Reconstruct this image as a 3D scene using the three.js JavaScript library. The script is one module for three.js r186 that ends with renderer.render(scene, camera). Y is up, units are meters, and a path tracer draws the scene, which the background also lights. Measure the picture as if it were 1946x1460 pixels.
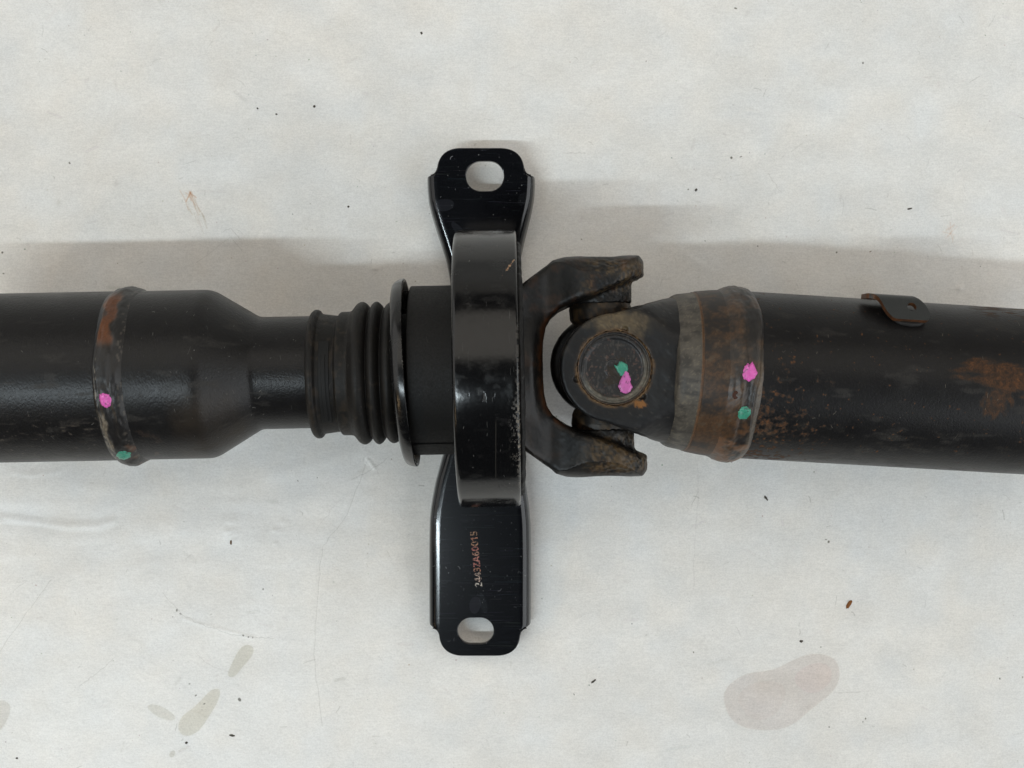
import * as THREE from 'three';
import { mergeGeometries, toCreasedNormals } from 'three/addons/utils/BufferGeometryUtils.js';
import { RectAreaLightUniformsLib } from 'three/addons/lights/RectAreaLightUniformsLib.js';
import { Brush, Evaluator, SUBTRACTION } from 'three-bvh-csg';

// ---------------------------------------------------------------- camera, lights, exposure
// Working unit "u": 1 u = 0.203 mm (shaft tube diameter 320 u = 65 mm). Heights are counted from the shaft axis.
const S = 0.000203, D = 2400, T = 280;                 // unit, lens height above the axis, axis height above the table
const CX = 973, CY = 730;
const scene = new THREE.Scene();
scene.background = new THREE.Color(0x000000);
const camera = new THREE.PerspectiveCamera(2 * Math.atan(730 / D) * 180 / Math.PI, 4 / 3, 0.01, 20);
camera.position.set(0, (D + T) * S, 0);
camera.up.set(0, 0, -1);
camera.lookAt(0, 0, 0);
scene.add(camera);
const renderer = new THREE.WebGLRenderer({ antialias: true });
renderer.setSize(1024, 768);
renderer.toneMapping = THREE.LinearToneMapping;
renderer.toneMappingExposure = 0.815;
renderer.shadowMap.enabled = true;
RectAreaLightUniformsLib.init();

function tag(o, label, category, group, kind) {
  if (label) o.userData.label = label;
  if (category) o.userData.category = category;
  if (group) o.userData.group = group;
  if (kind) o.userData.kind = kind;
  return o;
}
function areaLamp(name, label, [x, y, z], target, w, h, color, radiance, glow) {
  const g = new THREE.Group(); g.name = name; g.position.set(x, y, z); g.lookAt(new THREE.Vector3(...target));
  // Group.lookAt turns +z to the target
  const body = new THREE.Mesh(new THREE.BoxGeometry(w + 0.04, h + 0.04, 0.05), new THREE.MeshStandardMaterial({ color: 0x9a9a98, roughness: 0.6 }));
  body.name = 'housing'; body.position.z = -0.035; g.add(body);
  const face = new THREE.Mesh(new THREE.BoxGeometry(w, h, 0.004), new THREE.MeshStandardMaterial({ color: 0xdddddd, emissive: color, emissiveIntensity: glow, roughness: 0.7 }));
  face.name = 'diffuser'; face.position.z = -0.006; g.add(face);
  const l = new THREE.RectAreaLight(color, radiance, w, h); l.rotation.y = Math.PI; l.castShadow = true; g.add(l);
  scene.add(g);
  return tag(g, label, 'lamp');
}
// long narrow ceiling tube behind the photographer's left shoulder: sharp shadow edges along the shaft, soft ones across it
areaLamp('strip_light', 'long narrow fluorescent ceiling light above and in front of the shaft, out of view', [-1.85, 3.6, 1.455], [-1.85, 0, 0], 2.75, 0.09, new THREE.Color(0.82, 0.94, 1.0), 124, 0.6);
// unseen soft panels overhead, left and right front, placed to brighten the sheet and shaft
areaLamp('unseen_light_panel', 'broad warm white panel out of view overhead, placed to light the far side and reflect in the ring', [0.0, 2.3, -1.3], [0, 0, -1.301], 8.0, 2.05, new THREE.Color(1.0, 0.93, 0.82), 0.78, 0.3);
areaLamp('unseen_light_panel_001', 'tall warm white panel out of view, placed to light the shaft and sheet from the left', [-2.4, 1.4, -0.7], [0, 0, 0], 3.6, 2.3, new THREE.Color(1.0, 0.975, 0.94), 0.62, 0.3);
areaLamp('unseen_light_panel_002', 'white panel out of view, placed to brighten the sheet from the right front', [2.1, 1.3, 0.95], [0, 0, 0], 2.6, 2.2, new THREE.Color(0.93, 0.97, 1.0), 2.3, 0.3);
{ // small warm lamp out of view to the left, placed for golden glints on rounded edges
  const g = new THREE.Group(); g.name = 'unseen_warm_lamp'; g.position.set(-1.05, 0.66, 0.68);
  const bulb = new THREE.Mesh(new THREE.SphereGeometry(0.03, 24, 16), new THREE.MeshStandardMaterial({ color: 0xfff0d8, emissive: new THREE.Color(1, 0.7, 0.38), emissiveIntensity: 3 })); bulb.name = 'bulb'; g.add(bulb);
  const socket = new THREE.Mesh(new THREE.CylinderGeometry(0.016, 0.022, 0.07, 20), new THREE.MeshStandardMaterial({ color: 0x333333, roughness: 0.5 })); socket.name = 'socket'; socket.position.y = 0.066; g.add(socket);
  const l = new THREE.PointLight(new THREE.Color(1, 0.7, 0.38), 0.45, 0, 2); l.castShadow = true; l.shadow.radius = 1.3; g.add(l); scene.add(g);
  tag(g, 'small warm bulb out of view to the left, placed for golden glints on rounded edges', 'lamp');
}
{  // pale wall out of view, placed for the grey reflection in the bearing ring
  const w = new THREE.Mesh(new THREE.BoxGeometry(9, 2.0, 0.1), new THREE.MeshStandardMaterial({ color: new THREE.Color(0.92, 0.9, 0.86), roughness: 0.9 }));
  w.name = 'wall'; w.position.set(0, 0.3, -2.4); w.receiveShadow = true; w.castShadow = true; scene.add(tag(w, 'low pale wall out of view beyond the table, placed to reflect grey in the bearing ring', 'wall', null, 'structure'));
}

// ---------------------------------------------------------------- helpers
function rng(seed) { let s = seed >>> 0; return () => { s = (s + 0x6D2B79F5) >>> 0; let t = s; t = Math.imul(t ^ (t >>> 15), t | 1); t ^= t + Math.imul(t ^ (t >>> 7), t | 61); return ((t ^ (t >>> 14)) >>> 0) / 4294967296; }; }
const PERM = new Float32Array(65536); { const r = rng(7); for (let i = 0; i < 65536; i++) PERM[i] = r(); }
const hsh = (x, y, z) => PERM[(Math.imul(x, 374761) ^ Math.imul(y, 668265) ^ Math.imul(z, 1274126)) & 65535];
function noise(x, y, z) {
  const xi = Math.floor(x), yi = Math.floor(y), zi = Math.floor(z);
  let u = x - xi, v = y - yi, w = z - zi; u = u * u * (3 - 2 * u); v = v * v * (3 - 2 * v); w = w * w * (3 - 2 * w);
  const l = (a, b, t) => a + (b - a) * t;
  return l(l(l(hsh(xi, yi, zi), hsh(xi + 1, yi, zi), u), l(hsh(xi, yi + 1, zi), hsh(xi + 1, yi + 1, zi), u), v),
    l(l(hsh(xi, yi, zi + 1), hsh(xi + 1, yi, zi + 1), u), l(hsh(xi, yi + 1, zi + 1), hsh(xi + 1, yi + 1, zi + 1), u), v), w);
}
function fbm(x, y, z, o = 4) { let a = 0.5, s = 0, n = 0; for (let i = 0; i < o; i++) { s += a * noise(x, y, z); n += a; x = x * 2.03 + 17.1; y = y * 2.03 + 5.3; z = z * 2.03 + 9.7; a *= 0.5; } return s / n; }
const clamp = (x, a = 0, b = 1) => Math.min(b, Math.max(a, x));
const ss = (a, b, x) => { const t = clamp((x - a) / (b - a)); return t * t * (3 - 2 * t); };
const mix = (a, b, t) => a + (b - a) * t;
const mix3 = (a, b, t) => [mix(a[0], b[0], t), mix(a[1], b[1], t), mix(a[2], b[2], t)];
const lin = (c) => { c /= 255; return c <= 0.04045 ? c / 12.92 : Math.pow((c + 0.055) / 1.055, 2.4); };
const rad = (d) => d * Math.PI / 180;
const world = (xp, yp, h = 0) => [(xp - CX) * (1 - h / D), (yp - CY) * (1 - h / D)];   // a point of the photograph at a known height

// frames: left shaft (level, turned 1.1 degrees), right shaft (turned 3.4, sinking 3, rolled 2)
const ML = new THREE.Matrix4().makeRotationY(rad(1.1)).setPosition(930 - CX, 0, 701 - CY);
const MR = new THREE.Matrix4().makeRotationY(rad(-3.4)).multiply(new THREE.Matrix4().makeRotationZ(rad(-3))).multiply(new THREE.Matrix4().makeRotationX(rad(2))).setPosition(1153 - CX, 0, 697 - CY);

const shaft = new THREE.Group(); shaft.name = 'drive_shaft';
const BASE = new THREE.Vector3((930 - CX) * S, 0, (701 - CY) * S);
shaft.position.copy(BASE); scene.add(shaft);
tag(shaft, 'black drive shaft with rusty universal joint, rubber boot and bearing bracket on white sheet', 'drive shaft');
const IDENT = new THREE.Matrix4();
function bake(g, m = IDENT) {                                      // units -> metres, relative to the shaft's base
  g.applyMatrix4(m);
  g.applyMatrix4(new THREE.Matrix4().makeScale(S, S, S).setPosition(-BASE.x, T * S, -BASE.z));
  return g;
}
function part(name, g, material, parent = shaft, label) {
  const m = new THREE.Mesh(g, material); m.name = name; m.castShadow = m.receiveShadow = true; parent.add(m);
  if (label) m.userData.label = label;
  return m;
}
// rounds the corners of a profile [x, r, cornerRadius]
function rounded(pts, step = 4) {
  const out = [];
  for (let i = 0; i < pts.length; i++) {
    const [x, y, c = 0] = pts[i];
    if (!c || i === 0 || i === pts.length - 1) { out.push([x, y]); continue; }
    const a = pts[i - 1], b = pts[i + 1];
    const la = Math.hypot(a[0] - x, a[1] - y), lb = Math.hypot(b[0] - x, b[1] - y), d = Math.min(c, la * 0.49, lb * 0.49);
    const p = [x + (a[0] - x) / la * d, y + (a[1] - y) / la * d], q = [x + (b[0] - x) / lb * d, y + (b[1] - y) / lb * d];
    for (let k = 0; k <= 6; k++) { const t = k / 6, s = 1 - t; out.push([s * s * p[0] + 2 * s * t * x + t * t * q[0], s * s * p[1] + 2 * s * t * y + t * t * q[1]]); }
  }
  return out;
}
// lathe about the x axis; angle counted from straight up towards the viewer's side; warp(x, r, a) -> [x, r]
function lathe(profile, seg = 160, { warp, color, a0 = -Math.PI, a1 = Math.PI, crease = 0.7, x0, x1 } = {}) {
  const P = [], C = [], UV = [], I = [], n = profile.length;
  const xs = profile.map((p) => p[0]), lo = x0 ?? Math.min(...xs), hi = x1 ?? Math.max(...xs);
  for (let j = 0; j <= seg; j++) {
    const a = a0 + (a1 - a0) * j / seg;
    for (let i = 0; i < n; i++) {
      let [x, r] = profile[i]; if (warp) [x, r] = warp(x, r, a, i / (n - 1));
      const y = r * Math.cos(a), z = r * Math.sin(a);
      P.push(x, y, z); UV.push((x - lo) / (hi - lo), (a + Math.PI) / (2 * Math.PI));
      if (color) { const c = color(x, y, z, a); C.push(lin(c[0]), lin(c[1]), lin(c[2])); }
    }
  }
  for (let j = 0; j < seg; j++) for (let i = 0; i < n - 1; i++) { const a = j * n + i, b = a + 1, c = a + n, d = c + 1; I.push(a, c, b, b, c, d); }
  let g = new THREE.BufferGeometry();
  g.setAttribute('position', new THREE.Float32BufferAttribute(P, 3)); g.setAttribute('uv', new THREE.Float32BufferAttribute(UV, 2));
  if (color) g.setAttribute('color', new THREE.Float32BufferAttribute(C, 3));
  g.setIndex(I);
  if (crease) g = toCreasedNormals(g, crease); else g.computeVertexNormals();
  return g;
}
function cyl(x0, x1, r, step) { const o = []; const n = Math.max(1, Math.round((x1 - x0) / step)); for (let i = 0; i <= n; i++) o.push([x0 + (x1 - x0) * i / n, r]); return o; }
// a set of textures from fn(u, v, o): o.c colour 0-255, o.r roughness, o.h relief 0-1; lint strokes on top
function surface(w, h, fn, { lint = 0, seed = 1, lintColor = [120, 118, 112], bump = 0.000065, base = {} } = {}) {
  const C = new Uint8Array(w * h * 4), R = new Uint8Array(w * h * 4), B = new Float32Array(w * h * 4), o = { c: [0, 0, 0], r: 0.5, h: 0.5 };
  for (let j = 0; j < h; j++) for (let i = 0; i < w; i++) {
    o.c = [0, 0, 0]; o.r = 0.5; o.h = 0.5; fn((i + 0.5) / w, (j + 0.5) / h, o);
    const k = (j * w + i) * 4;
    for (let q = 0; q < 3; q++) C[k + q] = clamp(o.c[q], 0, 255);
    C[k + 3] = 255; R[k] = R[k + 2] = 0; R[k + 1] = clamp(o.r) * 255; R[k + 3] = 255; B[k] = B[k + 1] = B[k + 2] = o.h; B[k + 3] = 1;
  }
  const rnd = rng(seed);
  for (let s = 0; s < lint; s++) {
    let x = rnd() * w, y = rnd() * h, a = rnd() * 6.28; const L = 1 + rnd() * rnd() * 16, b = 0.25 + 0.75 * rnd(), cv = (rnd() - 0.5) * 0.5;
    for (let t = 0; t < L; t++) {
      const k = ((Math.floor(y) + h) % h * w + (Math.floor(x) + w) % w) * 4;
      for (let q = 0; q < 3; q++) C[k + q] = mix(C[k + q], lintColor[q], b);
      R[k + 1] = mix(R[k + 1], 200, b); x += Math.cos(a); y += Math.sin(a); a += cv * 0.3;
    }
  }
  const mk = (d, type) => { const t = new THREE.DataTexture(d, w, h, THREE.RGBAFormat, type); t.magFilter = THREE.LinearFilter; t.minFilter = THREE.LinearMipmapLinearFilter; t.wrapS = t.wrapT = THREE.RepeatWrapping; t.needsUpdate = true; return t; };
  const map = mk(C, THREE.UnsignedByteType); map.colorSpace = THREE.SRGBColorSpace;
  const m = { map, roughnessMap: mk(R, THREE.UnsignedByteType), roughness: 1, metalness: 0, ...base };
  if (bump) { m.bumpMap = mk(B, THREE.FloatType); m.bumpScale = bump; }
  return new THREE.MeshPhysicalMaterial(m);
}
// naive surface nets for cast parts
function nets(f, lo, hi, cell, color) {
  const n = [0, 1, 2].map((k) => Math.ceil((hi[k] - lo[k]) / cell) + 1), [nx, ny, nz] = n;
  const V = new Float32Array(nx * ny * nz), at = (i, j, k) => (k * ny + j) * nx + i;
  for (let k = 0; k < nz; k++) for (let j = 0; j < ny; j++) for (let i = 0; i < nx; i++) V[at(i, j, k)] = f(lo[0] + i * cell, lo[1] + j * cell, lo[2] + k * cell);
  const id = new Int32Array(nx * ny * nz).fill(-1), P = [], I = [], C = [], N = [];
  const E = [[0, 1], [2, 3], [4, 5], [6, 7], [0, 2], [1, 3], [4, 6], [5, 7], [0, 4], [1, 5], [2, 6], [3, 7]];
  for (let k = 0; k < nz - 1; k++) for (let j = 0; j < ny - 1; j++) for (let i = 0; i < nx - 1; i++) {
    const c = []; let s = 0;
    for (let q = 0; q < 8; q++) { c[q] = V[at(i + (q & 1), j + ((q >> 1) & 1), k + (q >> 2))]; if (c[q] < 0) s++; }
    if (s === 0 || s === 8) continue;
    let x = 0, y = 0, z = 0, m = 0;
    for (const [a, b] of E) if ((c[a] < 0) !== (c[b] < 0)) { const t = c[a] / (c[a] - c[b]); x += mix(a & 1, b & 1, t); y += mix((a >> 1) & 1, (b >> 1) & 1, t); z += mix(a >> 2, b >> 2, t); m++; }
    x = lo[0] + (i + x / m) * cell; y = lo[1] + (j + y / m) * cell; z = lo[2] + (k + z / m) * cell;
    id[at(i, j, k)] = P.length / 3; P.push(x, y, z);
    const e = 1.5, gx = f(x + e, y, z) - f(x - e, y, z), gy = f(x, y + e, z) - f(x, y - e, z), gz = f(x, y, z + e) - f(x, y, z - e), L = Math.hypot(gx, gy, gz) || 1;
    N.push(gx / L, gy / L, gz / L);
    const cc = color(x, y, z, gy / L); C.push(lin(cc[0]), lin(cc[1]), lin(cc[2]));
  }
  for (let k = 1; k < nz - 1; k++) for (let j = 1; j < ny - 1; j++) for (let i = 1; i < nx - 1; i++) {
    const a = V[at(i, j, k)] < 0;
    const quad = (p, q, r, s, flip) => { if (p < 0 || q < 0 || r < 0 || s < 0) return; flip ? I.push(p, r, q, p, s, r) : I.push(p, q, r, p, r, s); };
    if (a !== (V[at(i + 1, j, k)] < 0)) quad(id[at(i, j - 1, k - 1)], id[at(i, j, k - 1)], id[at(i, j, k)], id[at(i, j - 1, k)], !a);
    if (a !== (V[at(i, j + 1, k)] < 0)) quad(id[at(i - 1, j, k - 1)], id[at(i - 1, j, k)], id[at(i, j, k)], id[at(i, j, k - 1)], !a);
    if (a !== (V[at(i, j, k + 1)] < 0)) quad(id[at(i - 1, j - 1, k)], id[at(i, j - 1, k)], id[at(i, j, k)], id[at(i - 1, j, k)], !a);
  }
  const g = new THREE.BufferGeometry();
  g.setAttribute('position', new THREE.Float32BufferAttribute(P, 3)); g.setAttribute('normal', new THREE.Float32BufferAttribute(N, 3)); g.setAttribute('color', new THREE.Float32BufferAttribute(C, 3));
  g.setIndex(I); return g;
}
const smin = (a, b, k) => { const h = clamp(0.5 + 0.5 * (b - a) / k); return mix(b, a, h) - k * h * (1 - h); };
const smax = (a, b, k) => -smin(-a, -b, k);
function poly(pts) {                                               // signed distance to a polygon
  const n = pts.length;
  return (x, y) => {
    let d = 1e9, s = 1;
    for (let i = 0, j = n - 1; i < n; j = i, i++) {
      const ex = pts[j][0] - pts[i][0], ey = pts[j][1] - pts[i][1], wx = x - pts[i][0], wy = y - pts[i][1];
      const t = clamp((wx * ex + wy * ey) / (ex * ex + ey * ey)), bx = wx - ex * t, by = wy - ey * t;
      d = Math.min(d, bx * bx + by * by);
      const c1 = y >= pts[i][1], c2 = y < pts[j][1], c3 = ex * wy > ey * wx;
      if ((c1 && c2 && c3) || (!c1 && !c2 && !c3)) s = -s;
    }
    return s * Math.sqrt(d);
  };
}
const RUST = [112, 70, 38], RUST2 = [84, 52, 32], DUST = [98, 90, 78], BLACK = [33, 32, 33];

// ---------------------------------------------------------------- the sheet they lie on
function tableWave(x, z) {                                         // units
  const near = Math.exp(-Math.pow((z - 260) / 150, 2)) * ss(200, -500, x);
  let h = (fbm(x / 520, z / 330, 3.3, 2) - 0.5) * 4;
  h += near * (fbm(x / 380 + 5, z / 75, 8.8, 3) - 0.5) * 9;
  return h;
}
{
  const W = 2300, H = 1725, nx = 380, nz = 290, X0 = -1.0 / S, X1 = 1.0 / S, Z0 = -0.85 / S, Z1 = 0.42 / S;
  const axis = (a, b, inner, n) => { const o = [a, a * 0.7 - inner * 0.3]; for (let i = 0; i <= n; i++) o.push(-inner + 2 * inner * i / n); o.push(b * 0.7 + inner * 0.3, b); return o; };
  const xs = axis(X0, X1, W / 2, nx), zs = axis(Z0, Z1, H / 2, nz), P = [], UV = [], I = [];
  for (const z of zs) for (const x of xs) { P.push(x * S, tableWave(x, z) * S, z * S); UV.push(x / W + 0.5, 0.5 - z / H); }
  const n = xs.length;
  for (let j = 0; j < zs.length - 1; j++) for (let i = 0; i < n - 1; i++) { const a = j * n + i; I.push(a, a + n, a + 1, a + 1, a + n, a + n + 1); }
  const g = new THREE.BufferGeometry();
  g.setAttribute('position', new THREE.Float32BufferAttribute(P, 3)); g.setAttribute('uv', new THREE.Float32BufferAttribute(UV, 2)); g.setIndex(I); g.computeVertexNormals();
  // colour: off-white sheet with stains, scuffs and grit
  const cw = 2048, ch = 1536, k = cw / W, cv = document.createElement('canvas'); cv.width = cw; cv.height = ch;
  const c = cv.getContext('2d'), px = (x, y) => { const [a, b] = world(x, y, -T); return [(a + W / 2) * k, (b + H / 2) * k]; };
  c.fillStyle = 'rgb(227,225,221)'; c.fillRect(0, 0, cw, ch);
  const blob = (pts, style) => { c.fillStyle = style; c.beginPath(); const q = pts.map((p) => px(...p)), m = q.length; for (let i = 0; i < m; i++) { const a = q[i], b = q[(i + 1) % m], mx = (a[0] + b[0]) / 2, my = (a[1] + b[1]) / 2; i ? c.quadraticCurveTo(a[0], a[1], mx, my) : c.moveTo((q[m - 1][0] + a[0]) / 2, (q[m - 1][1] + a[1]) / 2) || c.quadraticCurveTo(a[0], a[1], mx, my); } c.closePath(); c.shadowColor = style; c.shadowBlur = 7; c.fill(); c.shadowBlur = 0; c.shadowColor = 'transparent'; };
  const line = (pts, style, w = 1) => { c.strokeStyle = style; c.lineWidth = w; c.lineCap = 'round'; c.lineJoin = 'round'; c.beginPath(); pts.forEach((p, i) => { const q = px(...p); i ? c.lineTo(...q) : c.moveTo(...q); }); c.stroke(); };
  blob([[1372, 1325], [1385, 1300], [1420, 1278], [1470, 1275], [1505, 1255], [1545, 1240], [1590, 1250], [1598, 1285], [1585, 1315], [1545, 1345], [1500, 1385], [1440, 1390], [1390, 1375]], 'rgba(192,177,170,0.30)');
  blob([[1395, 1330], [1420, 1300], [1470, 1290], [1500, 1310], [1480, 1360], [1430, 1375]], 'rgba(200,180,174,0.14)'); blob([[1500, 1290], [1540, 1258], [1580, 1262], [1582, 1300], [1540, 1325]], 'rgba(205,178,172,0.14)');
  blob([[455, 1232], [470, 1224], [484, 1232], [478, 1250], [460, 1268], [446, 1288], [430, 1286], [440, 1262]], 'rgba(184,178,160,0.38)');
  blob([[410, 1308], [420, 1312], [414, 1335], [398, 1360], [378, 1392], [350, 1402], [336, 1385], [345, 1360], [370, 1345], [396, 1315]], 'rgba(190,184,164,0.42)');
  blob([[275, 1340], [300, 1338], [335, 1360], [330, 1372], [295, 1362]], 'rgba(184,180,166,0.36)');
  blob([[320, 1432], [332, 1424], [333, 1436], [324, 1442]], 'rgba(176,170,154,0.4)');
  blob([[-40, 1332], [15, 1330], [22, 1352], [0, 1395], [-40, 1400]], 'rgba(196,190,180,0.5)');
  const r = rng(21), P0 = c.createLinearGradient ? 0 : 0;
  const speck = (x, y, s, style) => { c.fillStyle = style; const q = px(x, y); c.beginPath(); c.ellipse(q[0], q[1], s * (0.5 + r()), s * (0.4 + 0.6 * r()), r() * 3, 0, 6.3); c.fill(); };
  for (let i = 0; i < 900; i++) speck(-60 + r() * 2070, -50 + r() * 1560, 0.35 + r() * r() * 1.1, `rgba(${50 + r() * 70 | 0},${46 + r() * 55 | 0},${38 + r() * 40 | 0},${0.15 + 0.55 * r()})`);
  for (let i = 0; i < 520; i++) { let x = -60 + r() * 2070, y = -50 + r() * 1560; const a = r() * 6.28, L = 3 + r() * r() * 26; line([[x, y], [x + Math.cos(a) * L * 0.5 + r() * 2, y + Math.sin(a) * L * 0.5], [x + Math.cos(a) * L, y + Math.sin(a) * L + r() * 3]], `rgba(95,92,82,${0.08 + 0.28 * r() * r()})`, 0.6 + r() * 0.9); }
  for (let i = 0; i < 260; i++) { const x = -60 + r() * 2070, y = -50 + r() * 1560, a = r() * 3.1, L = 6 + r() * r() * 50; c.shadowColor = 'rgba(120,116,106,0.5)'; c.shadowBlur = 5; line([[x, y], [x + Math.cos(a) * L, y + Math.sin(a) * L * 0.5]], `rgba(128,124,114,${0.02 + 0.09 * r() * r()})`, 2 + r() * 5); c.shadowBlur = 0; }
  // rust smear, dirt drags
  for (let i = 0; i < 26; i++) { const t = r(), x = 347 + t * 40 + (r() - 0.5) * 24, y = 360 + t * 66; line([[x, y], [x + 7 + r() * 5, y + 14 + r() * 14]], `rgba(${170 - 20 * t | 0},${112 + 40 * t | 0},${70 + 70 * t | 0},${(0.42 - 0.34 * t) * r()})`, 1 + r() * 2); }
  for (let i = 0; i < 14; i++) line([[348 + r() * 22, 362 + r() * 6], [353 + r() * 20, 372 + r() * 12]], `rgba(164,96,52,${0.35 * r()})`, 1 + r() * 1.4);
  for (let i = 0; i < 18; i++) line([[1795 + r() * 25, 420 + r() * 30], [1790 + r() * 22, 432 + r() * 34]], `rgba(190,150,120,${0.2 * r()})`, 1 + r() * 2);
  // scratches
  const wob = (pts, n, amp) => { const o = []; for (let i = 0; i < pts.length - 1; i++) for (let t = 0; t < n; t++) o.push([mix(pts[i][0], pts[i + 1][0], t / n) + (r() - 0.5) * amp, mix(pts[i][1], pts[i + 1][1], t / n) + (r() - 0.5) * amp]); o.push(pts[pts.length - 1]); return o; };
  for (const [pts, al] of [[[[700, 870], [660, 980], [612, 1040], [600, 1160], [597, 1260], [612, 1380]], 0.3], [[[96, 1100], [50, 1166], [0, 1236], [-30, 1270]], 0.32], [[[216, 1252], [180, 1282], [150, 1305]], 0.35],
    [[[310, 1128], [345, 1168], [375, 1184], [440, 1206], [486, 1212], [520, 1214]], 0.36], [[[370, 1240], [395, 1262], [435, 1278]], 0.22], [[[30, 1108], [50, 1104], [18, 1130]], 0.25], [[[1325, 880], [1328, 940], [1320, 1040], [1318, 1120]], 0.16],
    [[[425, 440], [440, 433], [455, 455]], 0.35], [[[372, 500], [440, 450], [460, 478]], 0.25], [[[1345, 300], [1405, 292], [1352, 340], [1420, 332]], 0.12], [[[1460, 330], [1485, 365]], 0.3], [[[1072, 290], [1112, 291]], 0.4], [[[672, 935], [640, 955], [600, 1010]], 0.18],
    [[[1585, 1316], [1635, 1315]], 0.3], [[[740, 870], [705, 893], [668, 912]], 0.35], [[[1440, 1060], [1500, 1090]], 0.12]])
    line(wob(pts, 7, 3.5), `rgba(110,106,98,${al * 0.75})`, 1.0);
  for (const [x, y, s] of [[336, 1160, 2.4], [343, 1167, 2.2], [462, 1208, 2], [472, 1211, 2], [480, 1212, 2], [566, 914, 2.5], [603, 908, 1.5], [1215 + 420, 1, 1], [1640, 120, 2], [1455, 946, 3], [1308, 360, 2], [1398, 16, 4], [1390, 300, 3], [1408, 298, 2.5], [1590, 480, 3.6], [1655, 478, 2], [1105, 455, 1.8], [1340, 458, 1.6], [1440, 468, 1.6], [4, 480, 2.6], [6, 520, 2.6], [132, 310, 2], [360, 1300, 2], [372, 1322, 2], [388, 1338, 2.4], [455, 1330, 5], [500, 1120, 2], [1575, 1030, 3], [1570, 1026, 2], [1318, 1240, 2.2], [1105 - 14, 1320, 2], [1560, 1230, 1.8], [1900, 1290, 3], [1576, 1382, 1.8], [1640, 1372, 2.2], [1645, 1366, 2]])
    speck(x, y, s * 0.75, 'rgba(58,54,46,0.72)');
  const im = c.getImageData(0, 0, cw, ch), d = im.data;
  for (let j = 0; j < ch; j++) for (let i = 0; i < cw; i++) {
    const q = (j * cw + i) * 4, a = fbm(i / 70, j / 46, 1.7, 5) - 0.5, b = fbm(i / 60 + 40, j / 60, 5.1, 3) - 0.5, f = noise(i / 1.7, j / 1.4, 9) - 0.5, s = noise(i / 9, j / 1.3, 2) - 0.5;
    const L = a * 18 + f * 17 + s * 8;
    d[q] += L + b * 5; d[q + 1] += L; d[q + 2] += L - b * 6;
  }
  c.putImageData(im, 0, 0);
  const map = new THREE.CanvasTexture(cv); map.colorSpace = THREE.SRGBColorSpace; map.wrapS = map.wrapT = THREE.MirroredRepeatWrapping;
  // relief: creases, blisters, fine tooth
  const bw = 1024, bh = 768, B = new Float32Array(bw * bh * 4), kb = W / bw;
  const seg = (pts) => pts.map((p) => world(p[0], p[1], -T));
  const folds = [[seg([[-60, 978], [0, 985], [70, 992], [130, 1000], [185, 999], [215, 990]]), 9, 2.1], [seg([[0, 895], [60, 902], [110, 896]]), 8, 1.1], [seg([[470, 905], [560, 892], [690, 856]]), 22, 2.2], [seg([[655, 915], [700, 880]]), 6, -1.3], [seg([[690, 862], [712, 890]]), 4, 1.6],
    [seg([[330, 1170], [380, 1186], [480, 1212]]), 4, 0.6], [seg([[700, 870], [660, 980], [612, 1040], [600, 1160]]), 3, -0.35], [seg([[1460, 1063], [1510, 1090]]), 5, 0.5], [seg([[1285, 470], [1350, 515]]), 8, 0.6], [seg([[96, 1100], [50, 1166], [0, 1236]]), 3, -0.3]];
  const dents = [[440, 1010, 13, 3.2], [443, 1026, 5, 1.4], [525, 1008, 8, 2], [525, 1033, 6, 1.6], [1425, 212, 9, 2.2], [1440, 214, 6, 1.4], [1824, 548, 8, 2], [712, 510, 8, 1.6], [440, 990, 14, 1.6], [536, 992, 10, 1]];
  for (let j = 0; j < bh; j++) for (let i = 0; i < bw; i++) {
    const x = (i + 0.5) * kb - W / 2, z = H / 2 - (j + 0.5) * kb; let h = (fbm(i / 2.2, j / 1.5, 4.4, 3) - 0.5) * 0.4 + (fbm(i / 60, j / 34, 7.7, 3) - 0.5) * 1.2 + 0.22 * Math.pow(1 - Math.abs(fbm(i / 90 + 3, j / 70, 1.2, 2) * 2 - 1), 14);
    for (const [p, w, a] of folds) for (let s = 0; s < p.length - 1; s++) {
      const ex = p[s + 1][0] - p[s][0], ez = p[s + 1][1] - p[s][1], t = clamp(((x - p[s][0]) * ex + (z - p[s][1]) * ez) / (ex * ex + ez * ez));
      const dd = Math.hypot(x - p[s][0] - ex * t, z - p[s][1] - ez * t); if (dd < w * 3) { const e = a * Math.exp(-dd * dd / (w * w)) * (s === 0 ? ss(0, 0.5, t) || 0.0 : 1) ; if (Math.abs(e) > 0.01) h = a > 0 ? Math.max(h, h * 0.3 + e) : Math.min(h, h * 0.3 + e); }
    }
    for (const [dx, dy, w, a] of dents) { const [wx, wz] = world(dx, dy, -T), q = ((x - wx) ** 2 + ((z - wz) * 1.5) ** 2) / (w * w); if (q < 9) h += a * Math.exp(-q); }
    const o = (j * bw + i) * 4; B[o] = B[o + 1] = B[o + 2] = h / 10 + 0.5; B[o + 3] = 1;
  }
  const bump = new THREE.DataTexture(B, bw, bh, THREE.RGBAFormat, THREE.FloatType); bump.magFilter = THREE.LinearFilter; bump.wrapS = bump.wrapT = THREE.MirroredRepeatWrapping; bump.needsUpdate = true;
  const m = new THREE.Mesh(g, new THREE.MeshPhysicalMaterial({ map, bumpMap: bump, bumpScale: 10 * S, roughness: 0.36, specularIntensity: 0.7 }));
  m.name = 'table_surface'; m.receiveShadow = true; scene.add(tag(m, 'white wrinkled sheet covering the work table, with stains and scuffs', 'table surface', null, 'structure'));
}

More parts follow.
